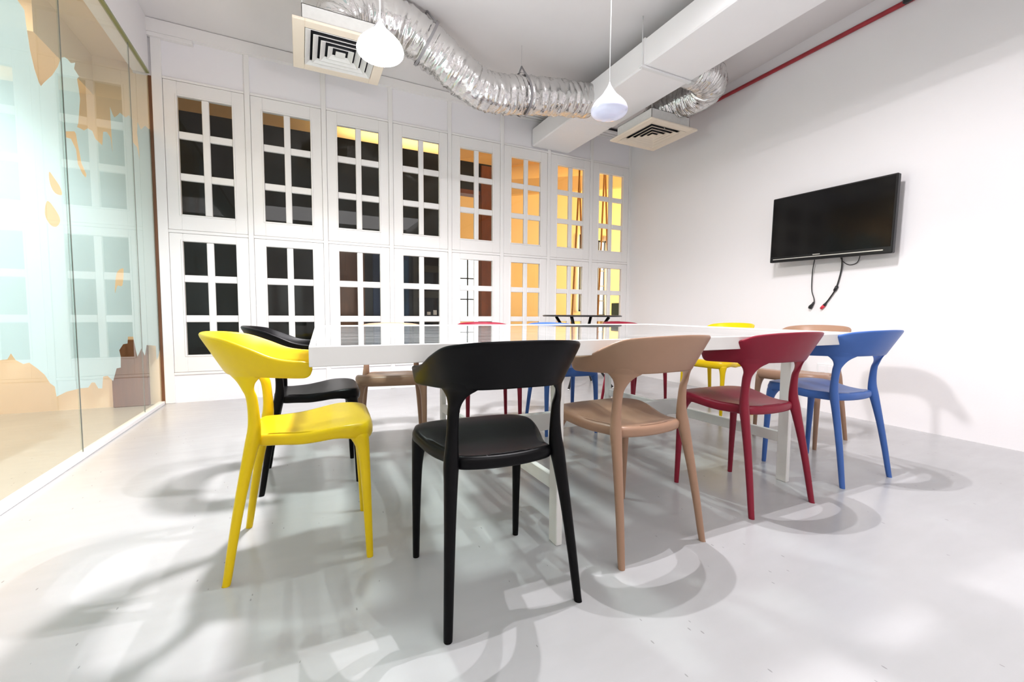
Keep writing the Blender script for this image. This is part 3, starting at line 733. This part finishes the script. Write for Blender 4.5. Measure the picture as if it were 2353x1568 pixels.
def rear_leg(s):
    n = 241; Bc = catmull(BOT, n); L = [0]
    for i in range(1, n): L.append(L[-1] + (Bc[i] - Bc[i - 1]).length)

    def at(q):
        q = min(max(q, 0), L[-1]); i = max(k for k in range(n) if L[k] <= q); i = min(i, n - 2)
        return Bc[i].lerp(Bc[i + 1], (q - L[i]) / (L[i + 1] - L[i]))
    i0 = min(range(n), key=lambda k: (Bc[k] - Vector((.165, -.160, .671))).length); s0 = L[i0]
    tan = (Bc[i0 + 1] - Bc[i0 - 1]).normalized(); A = math.atan2(tan.y, tan.x)
    rows = [((.207, -.222, 0), .0105, .0105), ((.205, -.217, .012), .0125, .0125), ((.196, -.196, .15), .0145, .0145), ((.186, -.172, .29), .0165, .017), ((.177, -.150, .40), .019, .021),
            ((.172, -.138, .455), .021, .024), ((.169, -.133, .50), .019, .020), ((.167, -.134, .55), .0175, .0165), ((.166, -.139, .60), .0185, .014), ((.1655, -.148, .625), .0220, .0118),
            ((.165, -.1535, .644), .031, .0096), ((.165, -.1570, .658), .044, .0084), ((.165, -.1605, .669), .060, .0078), ((.1685, -.1635, .679), .076, .0075), ((.172, -.167, .689), .082, .0069), ((.176, -.1708, .700), .078, .0045)]
    cen = catmull([q[0] for q in rows], 80); ab = catmull([(q[1], q[2], 0) for q in rows], 80); rings = []; m_ = 28
    for p, q in zip(cen, ab):
        wgt = min(1, max(0, (p.z - .60) / .05)); ring = []
        for j in range(m_):
            th = 2 * pi * j / m_; u = q.x * cos(th); v = q.y * sin(th)
            nrm = Vector((-sin(A), cos(A), 0)); flat = Vector((cos(A), sin(A), 0)) * u
            a1 = at(s0 + u); bent = Vector((a1.x - Bc[i0].x, a1.y - Bc[i0].y, 0))
            t2 = at(s0 + u + .004) - at(s0 + u - .004); n2 = Vector((-t2.y, t2.x, 0)).normalized()
            ring.append(p + flat.lerp(bent, wgt) + nrm.lerp(n2, wgt) * v)
        rings.append([Vector((s * e.x, e.y, e.z)) for e in ring])
    return MB().rings(rings).mesh('leg')


def front_leg(s):
    rows = [((.198, .222, 0), .0098, .0098, 0), ((.198, .222, .012), .0118, .0118, 0), ((.197, .218, .14), .0138, .0138, 0), ((.196, .213, .27), .0165, .0165, 0), ((.194, .209, .35), .019, .0185, 0),
            ((.190, .204, .40), .0235, .0225, 0), ((.184, .196, .432), .031, .030, 0), ((.177, .186, .452), .037, .039, 0), ((.165, .172, .466), .038, .042, 0)]
    return leg_mesh([((s * c[0], c[1], c[2]), a, b2, 0) for c, a, b2, g in rows], 48)


def sst(a, b2, x): t = min(1, max(0, (x - a) / (b2 - a))); return t * t * (3 - 2 * t)


def seat_mesh():
    half = [(0, -.168, 0), (.06, -.166, 0), (.112, -.158, 0), (.145, -.145, 0), (.158, -.124, 0), (.162, -.090, 0), (.175, -.045, 0), (.196, .010, 0), (.213, .070, 0), (.222, .130, 0), (.217, .180, 0), (.196, .220, 0), (.150, .240, 0), (.08, .246, 0), (0, .247, 0)]
    full = half + [(-p[0], p[1], 0) for p in half[-2:0:-1]]
    n = 96; k_ = len(full)
    loop = []
    for i in range(n):
        t = i / n * k_; j = int(t); u = t - j
        p0, p1, p2, p3 = [Vector(full[(j + q) % k_]) for q in (-1, 0, 1, 2)]
        loop.append(.5 * ((2 * p1) + (p2 - p0) * u + (2 * p0 - 5 * p1 + 4 * p2 - p3) * u * u + (3 * p1 - p0 - 3 * p2 + p3) * u ** 3))
    cen = Vector((0, .02, 0))

    def zt(p): return .471 + .021 * sst(-.03, .17, p.y) - .004 * sst(.2, .0, abs(p.x)) * sst(.2, -.05, p.y) + .004 * sst(-.10, -.16, p.y)

    rings = []
    for r in (.04, .2, .4, .6, .75, .86, .92):
        rings.append([Vector((*(cen + (p - cen) * r).xy, zt(cen + (p - cen) * r))) for p in loop])
    inn = [(cen - p).normalized() for p in loop]
    for off, dz in ((.0165, -.0005), (.009, -.0025), (.004, -.0065), (.001, -.012), (0, -.020), (.001, -.031), (.005, -.038), (.013, -.0415), (.03, -.042)):
        ring = []
        for p, q in zip(loop, inn):
            e = p + q * off; front = sst(.10, .24, e.y)
            drop = dz * (1 + .25 * front) - .010 * front * (1 if dz < -.004 else 0)
            ring.append(Vector((e.x, e.y, zt(p) - .001 * front + drop)))
        rings.append(ring)
    for r, zz in ((.7, .435), (.3, .434), (.04, .434)):
        rings.append([Vector((*(cen + (p - cen) * r).xy, zz)) for p in loop])
    return MB().rings(rings).mesh('seat')


ME = {'seat': seat_mesh(), 'backrest': backrest_mesh(), 'rl': rear_leg(-1), 'rr': rear_leg(1), 'fl': front_leg(-1), 'fr': front_leg(1)}
for me in ME.values(): me.materials.append(M['chair_black'])


def chair(color, x, y, deg, label, group):
    t = empty('dining_chair', (x, y, 0), label, 'chair', group, R(deg))
    for nm, key in (('seat', 'seat'), ('backrest', 'backrest'), ('leg', 'rl'), ('leg', 'rr'), ('leg', 'fl'), ('leg', 'fr')):
        o = bpy.data.objects.new(nm, ME[key]); C.objects.link(o); o.parent = t
        o.material_slots[0].link = 'OBJECT'; o.material_slots[0].material = M['chair_' + color]
    return t


G = 'plastic chairs round the white table'
chair('yellow', -.004, 1.80, -93.5, 'yellow plastic chair at the near left corner of the table', G)
chair('black', .034, 2.55, -91, 'black plastic chair at the left end of the table behind the yellow one', G)
chair('black', .548, 1.287, -1.5, 'black plastic chair nearest the camera, back towards the viewer', G)
chair('beige', 1.178, 1.362, 2, 'beige plastic chair on the near side between the black and red chairs', G)
chair('red', 1.952, 1.400, -2, 'red plastic chair on the near side between the beige and blue chairs', G)
chair('blue', 2.690, 1.416, -3, 'blue plastic chair on the near side at the right end of the row', G)
chair('beige', .54, 2.95, 170, 'beige plastic chair on the far side of the table, leftmost of the far row', G)
chair('red', 1.30, 3.10, 170, 'red plastic chair on the far side between the beige and blue chairs', G)
chair('blue', 1.80, 2.84, 171, 'blue plastic chair on the far side of the table', G)
chair('red', 2.85, 3.20, 180, 'red plastic chair on the far side, in front of the black side table', G)
chair('yellow', 3.34, 2.67, 95, 'yellow plastic chair at the far right end of the table', G)
chair('beige', 3.222, 1.87, 96, 'beige plastic chair at the right end of the table behind the blue one', G)
